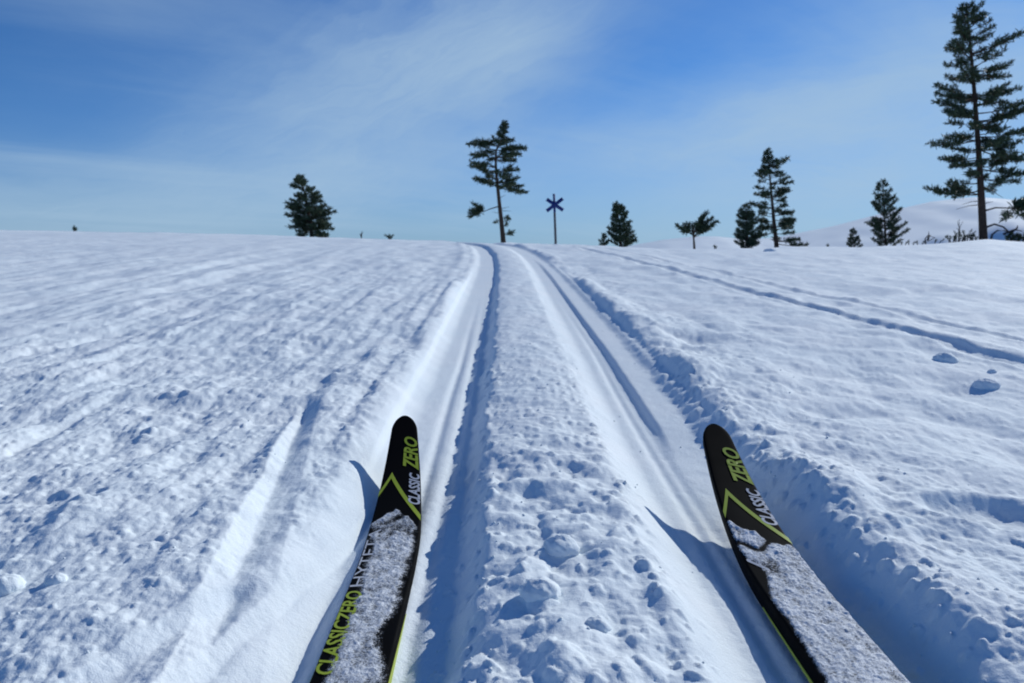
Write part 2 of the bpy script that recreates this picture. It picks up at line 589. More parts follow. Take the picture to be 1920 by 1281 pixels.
    z = z + scr * 0.0011 * perlin(x / 0.09, (y + 0.12 * x) / 0.012, 62) * fade(0.012)
    # pole basket print on the right
    pc = on_ground(1850, 965)
    d2 = ((x - pc[0]) / 0.046) ** 2 + ((y - pc[1]) / 0.030) ** 2
    z = z - 0.009 * np.exp(-d2 ** 2) + 0.004 * np.exp(-((np.sqrt(d2) - 1.35) / 0.3) ** 2)
    for (qx, qy, qr, qd) in ((0.41, 0.92, 0.03, 0.009), (0.47, 1.13, 0.04, 0.01), (0.56, 0.74, 0.04, 0.009), (0.36, 1.42, 0.05, 0.009), (0.62, 1.05, 0.035, 0.008)):
        d2 = ((x - qx) / (qr * 1.5)) ** 2 + ((y - qy) / qr) ** 2
        z = z - qd * np.exp(-d2)
    return z


def build_snow():
    # rows get finer towards the camera
    ys = [0.17]
    while ys[-1] < 34:
        y = ys[-1]
        ys.append(y + min(max(0.00125 * (y / 0.4) ** 1.55, 0.0011), 0.35))
    ys = np.array(ys)
    fr = 34 * (6500 / 34) ** (np.arange(1, 46) / 45.0)
    g = 0.17 - 0.02 * (np.exp(np.linspace(0, math.log(6500 / 0.02), 50)) - 1)[1:]
    Y = np.concatenate([g[::-1], ys, fr])
    sy = np.gradient(Y)
    nU = 1240
    U = np.linspace(-1, 1, nU)
    ext = np.exp(np.linspace(0, math.log(7000.0), 46))[1:]
    yy = np.clip(Y, 0.17, 60)
    W = 0.93 * yy + 0.30
    xin = U[None, :] * W[:, None]
    e = np.minimum(W[:, None] + (ext - 1)[None, :] * 0.05 + 0 * W[:, None], 1e9)
    e = W[:, None] + 0.03 * (np.exp(np.linspace(0, math.log(7000 / 0.03), 46))[1:] - 1)[None, :]
    X = np.concatenate([-e[:, ::-1], xin, e], axis=1)
    YY = np.repeat(Y[:, None], X.shape[1], axis=1)
    sx = np.gradient(X, axis=1)
    sp = np.maximum(sx, 0.45 * np.abs(sy)[:, None])
    Z = snow_height(X.astype(np.float64), YY, sp)
    nr, nc = X.shape
    v = np.stack([X, YY, Z], -1).reshape(-1, 3)
    i = np.arange(nr * nc, dtype=np.int32).reshape(nr, nc)
    f = np.stack([i[:-1, :-1], i[:-1, 1:], i[1:, 1:], i[1:, :-1]], -1).reshape(-1, 4)
    o = mesh_np('snow_ground', v, f, SNOW, None, True)
    o['kind'] = 'structure'
    return o


build_snow()


def ground_at(x, y, sp=0.004):
    return float(snow_height(np.array([[x]], float), np.array([[y]], float), np.array([[sp]], float))[0, 0])


# far snow-covered fell on the right
def build_hills():
    pts = [(1100, 474), (1180, 461), (1240, 450), (1300, 443.5), (1340, 443), (1400, 449), (1450, 446), (1500, 436), (1560, 424), (1620, 408), (1680, 392), (1740, 378),
           (1800, 371), (1850, 371), (1920, 377), (2000, 390), (2150, 404), (2400, 420), (2700, 444), (3000, 480)]
    px = np.array([p[0] for p in pts], float)
    py = np.array([p[1] for p in pts], float)
    D = 3200.0
    n, m = 260, 110
    cols = np.linspace(1100, 3000, n)
    crest = np.array([at(c, np.interp(c, px, py), D)[2] for c in cols])
    cx_ = np.array([at(c, 450, D)[0] for c in cols])
    rows = np.linspace(-1, 1.0, m)
    X = np.repeat(cx_[:, None], m, 1)
    base = -112.0
    # a wide gentle top, then a steeper face towards us; the back falls off gently
    rr = rows[None, :] + 0.05 * perlin(X / 300, 0 * X + 3.3, 203) + 0.03 * perlin(X / 110, rows[None, :] * 6 + 0 * X, 204)
    rr = np.where(rows[None, :] < -0.05, rr, rows[None, :])
    prof = np.where(rr < 0, np.interp(rr, [-1, -0.84, -0.81, -0.72, -0.68, -0.3, 0], [0, 0.02, 0.09, 0.50, 0.57, 0.83, 1.0]), np.clip(1 - rr / 1.0, 0, 1))
    Yv = D + rows[None, :] * 2000 + 0 * X
    X = X * (0.25 + 0.75 * Yv / D)          # the fell narrows towards the valley
    Z = base + (crest[:, None] - base) * prof
    Z = Z + prof * (1 - prof) * 4 * 5 * perlin(X / 500, Yv / 900, 201)
    v = np.stack([X, Yv, Z], -1).reshape(-1, 3)
    i = np.arange(n * m).reshape(n, m)
    f = np.stack([i[:-1, :-1], i[1:, :-1], i[1:, 1:], i[:-1, 1:]], -1).reshape(-1, 4)
    o = mesh_np('fell_hill', v, f, SNOW, None, True)
    o['kind'] = 'structure'


build_hills()

# ------------------------------------------------------------------ pines
TREE_GROUP = 'pines scattered along the crest'


def tuft(bag, p, d, size, rng, n=9):
    """a spray of needles at p growing along d"""
    d = d / (np.linalg.norm(d) + 1e-9)
    k = rng.normal(size=(n, 3))
    k = d[None, :] * 0.75 + k * 0.62
    k /= np.linalg.norm(k, axis=1)[:, None]
    L = size * (0.6 + 0.7 * rng.random(n))
    side = np.cross(k, rng.normal(size=(n, 3)))
    side /= np.linalg.norm(side, axis=1)[:, None] + 1e-9
    w = L * 0.13
    root = p[None, :] + rng.normal(size=(n, 3)) * size * 0.18
    a = root - side * w[:, None] * 0.5
    c = root + side * w[:, None] * 0.5
    mid = root + k * (L * 0.55)[:, None]
    e = root + k * L[:, None]
    v = np.stack([a, c, mid + side * w[:, None] * 0.75, e, mid - side * w[:, None] * 0.75], 1).reshape(-1, 3)
    i = np.arange(n)[:, None] * 5
    f = np.concatenate([i + np.array([[0, 1, 2]]), i + np.array([[0, 2, 4]]), i + np.array([[4, 2, 3]])], 0)
    bag.add(v, f)


def bough(leaf, wood, p0, p1, rng, size, r0, bare=0.3, fullness=1.0, droop=0.12, spread=0.30):
    """a limb from the trunk to its tip with side twigs that carry needle tufts"""
    p0 = np.asarray(p0, float)
    p1 = np.asarray(p1, float)
    d = p1 - p0
    L = np.linalg.norm(d)
    n = 7
    t = np.linspace(0, 1, n)
    pts = p0 + t[:, None] * d
    pts[:, 2] -= np.sin(t * math.pi) * L * droop
    pts += rng.normal(size=pts.shape) * L * 0.012 * np.minimum(t, 0.6)[:, None]
    wood.tube(pts, np.maximum(r0 * (1 - 0.8 * t), 0.006), 5)
    steps = max(3, int(L / (size * 0.34) * fullness))
    horiz = np.cross(d / (L + 1e-9), np.array([0, 0, 1.0]))
    nh = np.linalg.norm(horiz)
    horiz = horiz / nh if nh > 0.05 else np.array([1.0, 0, 0])
    for s in range(steps):
        u = bare + (1 - bare) * (s + rng.random() * 0.8) / steps
        q = np.array([np.interp(u, t, pts[:, k]) for k in range(3)])
        side = 1 if s % 2 else -1
        tw = L * spread * (1.1 - 0.75 * (u - bare) / (1 - bare + 1e-6)) * (0.5 + 0.7 * rng.random())
        tw = max(tw, size * 0.8)
        dirv = d / L * (0.5 + 0.4 * rng.random()) + horiz * side * (0.55 + 0.5 * rng.random()) + np.array([0, 0, -0.20 + 0.95 * rng.random()])
        dirv /= np.linalg.norm(dirv)
        e = q + dirv * tw
        wood.tube([q, (q + e) / 2 + np.array([0, 0, -0.03 * tw]), e], [r0 * 0.25 + 0.002, 0.005, 0.003], 3)
        m = max(1, int(tw / (size * 0.55)))
        for j in range(m):
            w = (j + 0.7) / m
            tuft(leaf, q + (e - q) * w, dirv + np.array([0, 0, 0.25]), size, rng)
    tuft(leaf, pts[-1], d + np.array([0, 0, 0.3 * L]), size, rng, 12)
    tuft(leaf, pts[-2], d + np.array([0, 0, 0.3 * L]), size, rng, 9)


def trunk_tube(bag, pts, r0, r1, sides=10):
    pts = np.asarray(pts, float)
    t = np.linspace(0, 1, 16)
    seg = np.linspace(0, 1, len(pts))
    c = np.stack([np.interp(t, seg, pts[:, k]) for k in range(3)], 1)
    r = r0 + (r1 - r0) * t ** 0.85
    r[0] *= 1.25
    bag.tube(c, r, sides)


class Tree:
    """a pine at distance Y; shape data are offsets measured on the photograph, turned into metres at that distance"""
    def __init__(self, name, label, cat, px, py, Y, seed, group=TREE_GROUP):
        self.rng = np.random.default_rng(seed)
        self.Y = Y
        g = at(px, py, Y)
        zg = float(base_z(np.array([g[0]]), np.array([Y]))[0])
        self.base = np.array([g[0], Y, min(zg, g[2])])
        self.root = empty(name, tuple(self.base), label, cat, group)
        self.px, self.py = px, py
        self.k = Y / 1397.0
        self.lift = g[2] - self.base[2]
        self.leaf, self.wood, self.trunk = TriBag(), TriBag(), TriBag()

    def p(self, px, py, depth=0.0):
        q = at(px, py, self.Y) - self.base
        q[1] += depth
        return q

    def stem(self, pix, r0, r1):
        pts = [self.p(x, y) for x, y in pix]
        pts.insert(0, np.array([0, 0, -0.25]) + np.array([pts[0][0], 0, 0]))
        self.tpts = np.array(pts)
        trunk_tube(self.trunk, pts, r0, r1)

    def on_trunk(self, y):
        z = at(self.px, y, self.Y)[2] - self.base[2]
        zz = self.tpts[:, 2]
        return np.array([np.interp(z, zz, self.tpts[:, 0]), 0.0, z])

    def limb(self, y, tx, ty, depth=0.0, size=0.15, r=0.02, **kw):
        bough(self.leaf, self.wood, self.on_trunk(y), self.p(tx, ty, depth), self.rng, size, r, **kw)

    def whorls(self, ytop, ybot, left, right, levels, size, per=6, rise=0.35, rmax=0.03, jag=0.4, **kw):
        """tiers of limbs whose reach follows the outline: left and right are (row, reach in px) tables"""
        r = self.rng
        ly, lv = zip(*left)
        ry, rv = zip(*right)
        for i in range(levels):
            y0 = ytop + (ybot - ytop) * (i + 0.3 + 0.4 * r.random()) / levels
            a0 = r.random() * 6.28
            for j in range(per):
                y = y0 + r.normal() * (ybot - ytop) / levels * 0.42
                a = a0 + (j + r.normal() * 0.18) * 2 * math.pi / per
                c, s = math.cos(a), math.sin(a)
                reach = np.interp(y, ly, lv) if c < 0 else np.interp(y, ry, rv)
                mean = 0.5 * (np.interp(y, ly, lv) + np.interp(y, ry, rv))
                g = 1.12 - jag * r.random()
                Lx = reach * abs(c) * g
                Ld = mean * s * g * self.k
                q = self.on_trunk(y + rise * 0.6 * abs(Lx) + 2)
                cx_ = 960 + (q[0] + self.base[0]) / self.Y * 1397.0 * (math.cos(PITCH) - (y - 640.5) / 1397.0 * math.sin(PITCH))
                tip = self.p(cx_ + math.copysign(Lx, c), y - (rise + r.normal() * 0.35) * 0.4 * abs(Lx), Ld)
                if np.linalg.norm(tip - q) < 0.06:
                    continue
                bough(self.leaf, self.wood, q, tip, r, size, min(rmax, 0.006 + 0.014 * np.linalg.norm(tip - q)), **kw)

    def finish(self, crown='crown'):
        self.trunk.build('trunk', BARK, self.root, True)
        if self.wood.n:
            self.wood.build('branches', BARK, self.root)
        self.leaf.build(crown, NEEDLE, self.root)
        return self.root


# tall pine at the right edge
T = Tree('pine_tree', 'tall dark pine at the right edge with bare lower trunk and long layered boughs', 'tree', 1843, 447, 24.0, 1)
T.stem([(1844, 449), (1840, 370), (1836, 300), (1829, 200), (1821, 100), (1813, 30), (1812, 4)], 0.155, 0.012)
big = [  # attach row, tip column, tip row
    (75, 1771, 60), (70, 1790, 40), (95, 1775, 82), (120, 1767, 92), (125, 1782, 118), (160, 1778, 138), (178, 1757, 163), (185, 1775, 178), (205, 1744, 200), (215, 1765, 208),
    (222, 1758, 222), (262, 1746, 266), (258, 1775, 252), (290, 1766, 292), (300, 1764, 308), (345, 1790, 340), (362, 1748, 360), (358, 1775, 350), (358, 1795, 368),
    (30, 1832, 18), (50, 1840, 30), (75, 1842, 58), (100, 1873, 80), (112, 1862, 98), (140, 1878, 130), (150, 1868, 150), (180, 1895, 168), (188, 1880, 190), (215, 1915, 195),
    (228, 1925, 205), (235, 1895, 232), (262, 1930, 248), (278, 1905, 272), (285, 1935, 290), (300, 1900, 305), (325, 1925, 318), (335, 1895, 345), (320, 1880, 322), (342, 1872, 360)]
for (y, tx, ty) in big:
    T.limb(y + T.rng.normal() * 7, tx + T.rng.normal() * 5, ty + T.rng.normal() * 4, T.rng.normal() * 0.45, 0.125, 0.024, bare=0.34, spread=0.26, droop=0.05, fullness=0.58)
T.whorls(8, 40, [(4, 3), (40, 30)], [(4, 4), (40, 28)], 5, 0.11, 4, 0.7, bare=0.2, droop=0.0, spread=0.2, fullness=0.75)
T.whorls(40, 215, [(40, 34), (120, 48), (215, 66)], [(40, 30), (120, 50), (215, 76)], 8, 0.115, 4, 0.5, bare=0.3, droop=0.02, fullness=0.6, spread=0.24)
T.whorls(225, 340, [(225, 52), (340, 46)], [(225, 78), (340, 70)], 5, 0.14, 5, 0.15, bare=0.4, droop=0.06, fullness=0.7, spread=0.22)
for (y, tx, ty) in ((377, 1812, 383), (384, 1800, 392), (392, 1822, 398), (350, 1873, 372), (386, 1868, 378)):     # dead lower twigs
    q = T.on_trunk(y)
    e = T.p(tx, ty, T.rng.normal() * 0.3)
    T.wood.tube([q, (q + e) / 2 + np.array([0, 0, 0.04]), e], [0.018, 0.011, 0.005], 4)
T.finish()
# lone low bough at the frame's edge, a branch of its own
bl, bw = TriBag(), TriBag()
q = T.on_trunk(397)
tip = T.p(1888, 391, -0.3)
bw.tube([q, T.p(1862, 390, -0.1), tip], [0.032, 0.024, 0.018], 6)
low = bw.build('low_branch', BARK, T.root)
rg = np.random.default_rng(77)
bb2 = TriBag()
for (x0, y0, x1, y1) in ((1886, 392, 1910, 376), (1886, 392, 1928, 385), (1886, 392, 1920, 398), (1886, 392, 1900, 406), (1888, 390, 1935, 375), (1888, 392, 1938, 400), (1886, 392, 1893, 408)):
    bough(bl, bb2, T.p(x0, y0, -0.3), T.p(x1, y1, -0.3 + rg.normal() * 0.25), rg, 0.17, 0.014, bare=0.05, droop=0.0)
bb2.build('twigs', BARK, low)
bl.build('needles', NEEDLE, low)

# ragged pine in the middle
T = Tree('pine_tree', 'ragged pine with bare lower stem where the ski track meets the skyline', 'tree', 943, 453, 27.0, 2)
T.stem([(944, 455), (940, 415), (935, 370), (930, 320), (929, 285), (940, 262), (948, 229)], 0.115, 0.010)
mid = [(268, 880, 274), (275, 893, 268), (285, 886, 290), (290, 893, 298), (262, 912, 264), (272, 915, 270), (280, 903, 282), (310, 884, 305), (315, 886, 318), (318, 897, 312), (345, 890, 332), (345, 897, 340), (335, 912, 326),
       (262, 960, 258), (278, 978, 272), (285, 984, 280), (290, 975, 288), (295, 968, 296), (300, 965, 300), (325, 970, 320), (322, 958, 312), (345, 970, 335), (350, 978, 345), (352, 985, 361), (356, 972, 357), (352, 962, 350), (350, 955, 340), (345, 920, 345),
       (300, 945, 285), (275, 950, 270), (335, 950, 328)]
for (y, tx, ty) in mid:
    T.limb(y + T.rng.normal() * 3, tx, ty + T.rng.normal() * 3, T.rng.normal() * 0.38, 0.115, 0.022, bare=0.36, droop=0.02, spread=0.22, fullness=0.85)
T.whorls(231, 268, [(230, 2), (268, 13)], [(230, 3), (268, 16)], 5, 0.10, 5, 0.6, bare=0.15, droop=0.0, spread=0.2)
T.whorls(268, 355, [(268, 26), (355, 20)], [(268, 24), (355, 26)], 4, 0.11, 5, 0.2, bare=0.4, droop=0.02, fullness=0.7, spread=0.2)
for (y, tx, ty) in ((413, 929, 417), (412, 952, 409), (424, 950, 421), (418, 954, 412), (438, 962, 436), (441, 958, 440)):
    T.limb(y, tx, ty, T.rng.normal() * 0.1, 0.10, 0.010, bare=0.3, droop=0.0, fullness=0.7)
for (y, tx, ty) in ((372, 948, 366), (392, 955, 388), (395, 958, 396), (400, 924, 398)):
    q = T.on_trunk(y)
    e = T.p(tx, ty, T.rng.normal() * 0.1)
    T.wood.tube([q, (q + e) / 2, e], [0.014, 0.009, 0.004], 4)
T.finish()
bw, bl, tw = TriBag(), TriBag(), TriBag()
bw.tube([T.on_trunk(387), T.p(922, 391), T.p(906, 397)], [0.026, 0.02, 0.014], 5)
low = bw.build('low_branch', BARK, T.root)
rg = np.random.default_rng(5)
for (x1, y1) in ((889, 384), (896, 388), (904, 390), (882, 400), (886, 405), (890, 396), (898, 400), (884, 394), (881, 408)):
    bough(bl, tw, T.p(907, 396), T.p(x1, y1, rg.normal() * 0.18), rg, 0.12, 0.012, bare=0.15, droop=0.0)
tw.build('twigs', BARK, low)
bl.build('needles', NEEDLE, low)

# bushy pine on the left
T = Tree('pine_tree', 'bushy pine standing alone on the snow slope left of the track, top bent left', 'tree', 583, 442, 28.0, 3)
T.stem([(585, 444), (583, 425), (577, 395), (572, 365), (566, 343), (562, 331)], 0.10, 0.012)
for (y, tx, ty) in ((342, 558, 335), (352, 551, 349), (356, 556, 352), (350, 571, 340), (360, 584, 353), (375, 602, 371), (375, 596, 364), (380, 598, 378), (378, 548, 376), (395, 534, 388), (398, 540, 382), (396, 545, 391), (392, 552, 384),
                    (412, 539, 404), (412, 548, 410), (418, 545, 414), (428, 545, 425), (426, 552, 420), (405, 612, 386), (408, 618, 392), (410, 626, 397), (410, 608, 396), (415, 617, 410), (420, 618, 418), (425, 622, 423), (428, 622, 429),
                    (436, 556, 434), (440, 554, 441), (438, 612, 440), (440, 620, 443), (436, 600, 436), (432, 570, 434)):
    T.limb(y, tx, ty, T.rng.normal() * 0.35, 0.115, 0.02, bare=0.35, droop=0.03, spread=0.24, fullness=0.9)
T.whorls(332, 362, [(330, 3), (362, 10)], [(330, 3), (362, 12)], 3, 0.09, 4, 0.6, bare=0.3, droop=0.0, spread=0.2, fullness=0.7)
T.whorls(362, 432, [(362, 20), (432, 32)], [(362, 22), (432, 34)], 8, 0.11, 5, 0.3, bare=0.25, droop=0.03, spread=0.25, fullness=0.9)
T.finish()

# compact pine right of the marker, with its sapling
T = Tree('pine_tree', 'compact cone-shaped pine between the blue trail marker and the forked pine', 'tree', 1163, 461, 27.0, 4)
T.stem([(1164, 462), (1161, 420), (1155, 380)], 0.09, 0.01)
T.whorls(380, 458, [(380, 2), (390, 6), (400, 9), (425, 18), (445, 22), (460, 20)], [(380, 2), (395, 14), (412, 17), (430, 25), (445, 29), (460, 31)], 12, 0.095, 6, 0.5, bare=0.2, droop=0.03, spread=0.26, fullness=0.95)
T.finish()
T = Tree('pine_sapling', 'small sapling close beside the left foot of the compact cone-shaped pine', 'sapling', 1132, 460, 27.2, 5, 'pine saplings on the crest')
T.stem([(1132, 461), (1133, 448), (1132, 437)], 0.03, 0.006)
T.whorls(437, 459, [(437, 1), (460, 9)], [(437, 1), (460, 9)], 4, 0.07, 5, 0.5, bare=0.15, droop=0.0)
T.finish()

# forked pine
T = Tree('pine_tree', 'little forked pine shaped like a Y on a thin bare stem', 'tree', 1302, 466, 26.0, 6)
T.stem([(1302, 467), (1301, 450), (1299, 436), (1301, 424)], 0.055, 0.012)
for (y, tx, ty) in ((440, 1272, 424), (440, 1276, 428), (438, 1282, 434), (437, 1286, 422), (434, 1288, 428), (442, 1283, 431), (434, 1296, 420),
                    (442, 1316, 404), (440, 1319, 402), (438, 1312, 412), (444, 1334, 410), (442, 1336, 418), (444, 1328, 414), (445, 1322, 424), (444, 1318, 430), (446, 1330, 424), (436, 1308, 420), (440, 1310, 428)):
    T.limb(y, tx, ty, T.rng.normal() * 0.2, 0.115, 0.016, bare=0.3, droop=0.03, spread=0.22)
T.finish()

# dense low pine and taller airy pine
T = Tree('pine_tree', 'dense low bushy pine touching the left side of the tall airy pine', 'tree', 1400, 461, 25.5, 7)
T.stem([(1401, 462), (1400, 430), (1398, 386)], 0.08, 0.01)
T.whorls(386, 460, [(384, 1), (397, 10), (410, 15), (430, 17), (440, 22), (455, 22), (462, 16)], [(384, 1), (397, 12), (410, 15), (430, 20), (445, 28), (462, 25)], 9, 0.10, 6, 0.45, bare=0.18, droop=0.03, spread=0.26, fullness=0.95)
T.finish()
T = Tree('pine_tree', 'tall airy pine in the group on the right, see-through crown reaching nearly to the snow', 'tree', 1455, 460, 26.0, 8)
T.stem([(1456, 461), (1451, 415), (1447, 370), (1443, 325), (1438, 284)], 0.10, 0.010)
air = [(312, 1424, 309), (318, 1461, 302), (312, 1460, 313), (330, 1420, 320), (338, 1416, 331), (345, 1473, 330), (350, 1486, 341), (352, 1482, 348), (352, 1416, 347), (362, 1418, 362), (360, 1476, 360), (368, 1472, 362), (370, 1421, 366),
       (385, 1413, 381), (392, 1420, 390), (398, 1425, 396), (378, 1470, 376), (388, 1477, 384), (400, 1488, 393), (402, 1484, 402), (415, 1421, 412), (422, 1420, 424), (428, 1424, 430), (415, 1487, 412), (425, 1499, 413), (425, 1496, 422), (430, 1486, 428),
       (440, 1430, 442), (440, 1486, 438), (448, 1478, 446), (452, 1500, 456), (450, 1492, 452), (445, 1466, 450)]
for (y, tx, ty) in air:
    T.limb(y + T.rng.normal() * 3, tx, ty + T.rng.normal() * 3, T.rng.normal() * 0.35, 0.105, 0.018, bare=0.40, droop=0.04, spread=0.20, fullness=0.8)
T.whorls(284, 325, [(284, 2), (300, 10), (325, 20)], [(284, 3), (300, 14), (325, 22)], 5, 0.095, 5, 0.5, bare=0.25, droop=0.0, spread=0.2)
T.whorls(325, 440, [(325, 22), (440, 26)], [(325, 26), (440, 34)], 6, 0.10, 4, 0.25, bare=0.45, droop=0.04, fullness=0.65, spread=0.2)
T.finish()

# young pine further right and its tiny neighbour
T = Tree('pine_tree', 'young slender pine with upswept twigs standing before the white fell', 'tree', 1660, 460, 24.5, 9)
T.stem([(1661, 461), (1659, 420), (1655, 338)], 0.07, 0.008)
T.whorls(338, 458, [(338, 1), (357, 14), (385, 20), (405, 18), (420, 28), (430, 38), (445, 28), (460, 24)], [(338, 1), (357, 14), (390, 24), (420, 26), (430, 38), (445, 32), (460, 26)], 11, 0.085, 6, 0.8, bare=0.30, droop=0.05, fullness=0.8, spread=0.2)
T.finish()
T = Tree('pine_sapling', 'tiny cone-shaped sapling left of the young slender pine, before the white fell', 'sapling', 1601, 464, 24.5, 10, 'pine saplings on the crest')
T.stem([(1601, 465), (1600, 448), (1598, 428)], 0.03, 0.005)
T.whorls(428, 462, [(428, 1), (445, 7), (464, 13)], [(428, 1), (445, 8), (464, 13)], 6, 0.065, 5, 0.7, bare=0.2, droop=0.0, fullness=0.8)
T.finish()


# ------------------------------------------------------------------ low scrub, twigs and fallen branches
def scrub(name, label, cat, px, py, Y, twigs, seed, size=0.07, leafy=True, r=0.012, group=None):
    g = at(px, py, Y)
    zg = float(base_z(np.array([g[0]]), np.array([Y]))[0])
    z0 = min(zg, g[2])
    root = empty(name, (g[0], Y, z0), label, cat, group)
    k = Y / 1397.0
    rg_ = np.random.default_rng(seed)
    wood, leaf = TriBag(), TriBag()
    for tw_ in twigs:
        pts = []
        for j, (x, y) in enumerate(tw_):
            pts.append(np.array([(x - px) * k, rg_.normal() * 0.05 * j, (py - y) * k + g[2] - z0]))
        if len(pts) == 2:
            pts.insert(1, (pts[0] + pts[1]) / 2 + rg_.normal(size=3) * 0.02)
        pts[0][2] -= 0.06
        pts = np.array(pts)
        t = np.linspace(0, 1, len(pts))
        wood.tube(pts, r * (1 - 0.7 * t) + 0.002, 5)
        if leafy:
            for u in np.arange(0.35, 1.0, 0.16):
                q = np.array([np.interp(u, t, pts[:, j]) for j in range(3)])
                tuft(leaf, q, pts[-1] - pts[0], size, rg_, 7)
            tuft(leaf, pts[-1], pts[-1] - pts[0], size, rg_, 9)
    wood.build('stems', TWIG, root)['kind'] = 'stuff'
    if leafy:
        leaf.build('needles', NEEDLE, root)
    return root


scrub('low_shrub', 'tiny dark shrub alone on the far left skyline', 'shrub', 138, 433, 27, [((138, 433), (137, 426)), ((138, 433), (141, 428)), ((138, 433), (135, 429)), ((139, 433), (142, 431))], 20, 0.07)
scrub('twig', 'faint thin twig poking up from the snow right of the bushy pine', 'twig', 678, 446, 27, [((678, 446), (679, 433)), ((678, 442), (682, 436)), ((678, 443), (676, 438))], 21, 0.05, False, 0.016)
scrub('low_shrub', 'low flat dark shrub on the crest left of the ragged pine', 'shrub', 731, 449, 27, [((731, 448), (724, 442)), ((731, 448), (737, 442)), ((731, 448), (731, 441)), ((731, 448), (728, 443)), ((731, 448), (734, 445))], 22, 0.07)
scrub('low_shrub', 'tiny dark tuft on the snow right of the forked pine', 'shrub', 1341, 467, 25, [((1341, 467), (1339, 462)), ((1341, 467), (1344, 463)), ((1341, 467), (1341, 461))], 23, 0.05)
scrub('low_shrub', 'tiny dark tuft on the snow left of the tiny cone-shaped sapling', 'shrub', 1553, 464, 25, [((1553, 464), (1552, 459)), ((1553, 464), (1555, 460))], 24, 0.045)
scrub('twig', 'small looped twig standing between the young slender pine and the tall dark pine', 'twig', 1738, 457, 24, [((1736, 457), (1734, 448), (1737, 442), (1741, 446), (1741, 452), (1739, 457)), ((1738, 448), (1739, 435)), ((1740, 447), (1745, 441))], 25, 0.05, False, 0.02)
scrub('low_shrub', 'strip of low heath stems beside the young slender pine', 'shrub', 1715, 460, 24, [((1690, 460), (1686, 455)), ((1697, 459), (1701, 455)), ((1704, 459), (1703, 452)), ((1712, 458), (1718, 455)), ((1722, 458), (1720, 454)), ((1728, 457), (1733, 453)), ((1752, 455), (1758, 450)), ((1760, 454), (1768, 450))], 26, 0.05)
bush = []
rg = random.Random(4)
for i in range(26):
    x0 = 1780 + i * 2.0
    bush.append(((x0, 451.5), (x0 + rg.uniform(-9, 9), 446 - rg.uniform(0, 16) * (1 - abs(i - 14) / 22.0))))
scrub('low_shrub', 'wide scrubby bush with twiggy tops at the left foot of the tall dark pine', 'shrub', 1806, 451, 24, bush, 27, 0.06)
scrub('twig', 'bare upright twig rising from behind the wide scrubby bush', 'twig', 1797, 451, 24.3, [((1797, 451), (1796, 412)), ((1797, 432), (1803, 416)), ((1797, 438), (1790, 428)), ((1797, 425), (1792, 415))], 28, 0.05, False, 0.011)
scrub('fallen_branch', 'bare arching dead branches leaning into a dark fallen bough right of the tall pine', 'branch', 1885, 453, 23.5,
      [((1848, 423), (1862, 421), (1878, 426), (1895, 440), (1910, 449)), ((1858, 452), (1860, 440), (1868, 433), (1885, 433), (1905, 442)), ((1880, 436), (1898, 431), (1908, 434)), ((1890, 438), (1905, 428), (1902, 424))], 29, 0.06, False, 0.035)
bough_tw = []
for i in range(26):
    x0 = 1888 + i * 2.4
    bough_tw.append(((x0, 454), (x0 + rg.uniform(-8, 10), 446 - rg.uniform(-2, 9))))
scrub('fallen_bough', 'dark mass of fallen pine bough lying on the snow at the right edge', 'branch', 1915, 454, 23.4, bough_tw, 30, 0.09, True, 0.02)

# ------------------------------------------------------------------ trail marker
mpos = at(1042, 459, 27.0)
mz = float(base_z(np.array([mpos[0]]), np.array([27.0]))[0])
mk = 27.0 / 1397.0
mroot = empty('trail_marker', (mpos[0], 27.0, min(mz, mpos[2])), 'wooden trail marker post with a blue cross of two boards near its top', 'trail marker')
lift = mpos[2] - min(mz, mpos[2])
m_wood, n_, p_ = material('weathered_wood', (0.16, 0.14, 0.13), 0.85, 0.1)
geo = n_.new('ShaderNodeNewGeometry')
n_.put(p_.inputs['Base Color'], n_.mix(n_.noise(geo.outputs['Position'], 14.0, 5, 0.6), (0.10, 0.095, 0.10, 1), (0.22, 0.20, 0.19, 1)))
m_blue, n_, p_ = material('blue_paint', (0.012, 0.035, 0.19), 0.6, 0.3)
geo = n_.new('ShaderNodeNewGeometry')
n_.put(p_.inputs['Base Color'], n_.mix(n_.noise(geo.outputs['Position'], 10.0, 5, 0.6), (0.010, 0.025, 0.14, 1), (0.018, 0.045, 0.23, 1)))


def mp(px, py, d=0.0):
    return np.array([(px - 1042) * mk, d, (459 - py) * mk + lift])


tb = TriBag()
tb.tube([mp(1042, 459) + np.array([0, 0, -0.3]), mp(1042, 459), mp(1039.5, 400)], [0.047, 0.046, 0.041], 10)
tb.build('post', m_wood, mroot, True)
tb = TriBag()
tb.tube([mp(1039.5, 400) + np.array([0, 0, 0.002]), mp(1038, 366)], [0.044, 0.042], 10)
tb.build('painted_post_top', m_blue, mroot, True)


def board(p, q, w, th, dy):
    p, q = p + np.array([0, dy, 0]), q + np.array([0, dy, 0])
    d = (q - p) / np.linalg.norm(q - p)
    s = np.cross(d, np.array([0, 1.0, 0]))
    y = np.array([0, 1.0, 0])
    bx = []
    c = 0.012
    sec = [(-w / 2 + c, -th / 2), (w / 2 - c, -th / 2), (w / 2, -th / 2 + c * 0.5), (w / 2, th / 2), (-w / 2, th / 2), (-w / 2, -th / 2 + c * 0.5)]
    for e in (p, q):
        for (a, t_) in sec:
            bx.append(e + s * a + y * t_)
    f = []
    for k in range(6):
        n2 = (k + 1) % 6
        f += [(k, n2, n2 + 6), (k, n2 + 6, k + 6)]
    for k in range(1, 5):
        f += [(0, k + 1, k), (6, 6 + k, 6 + k + 1)]
    mesh_np('board', bx, f, m_blue, mroot)


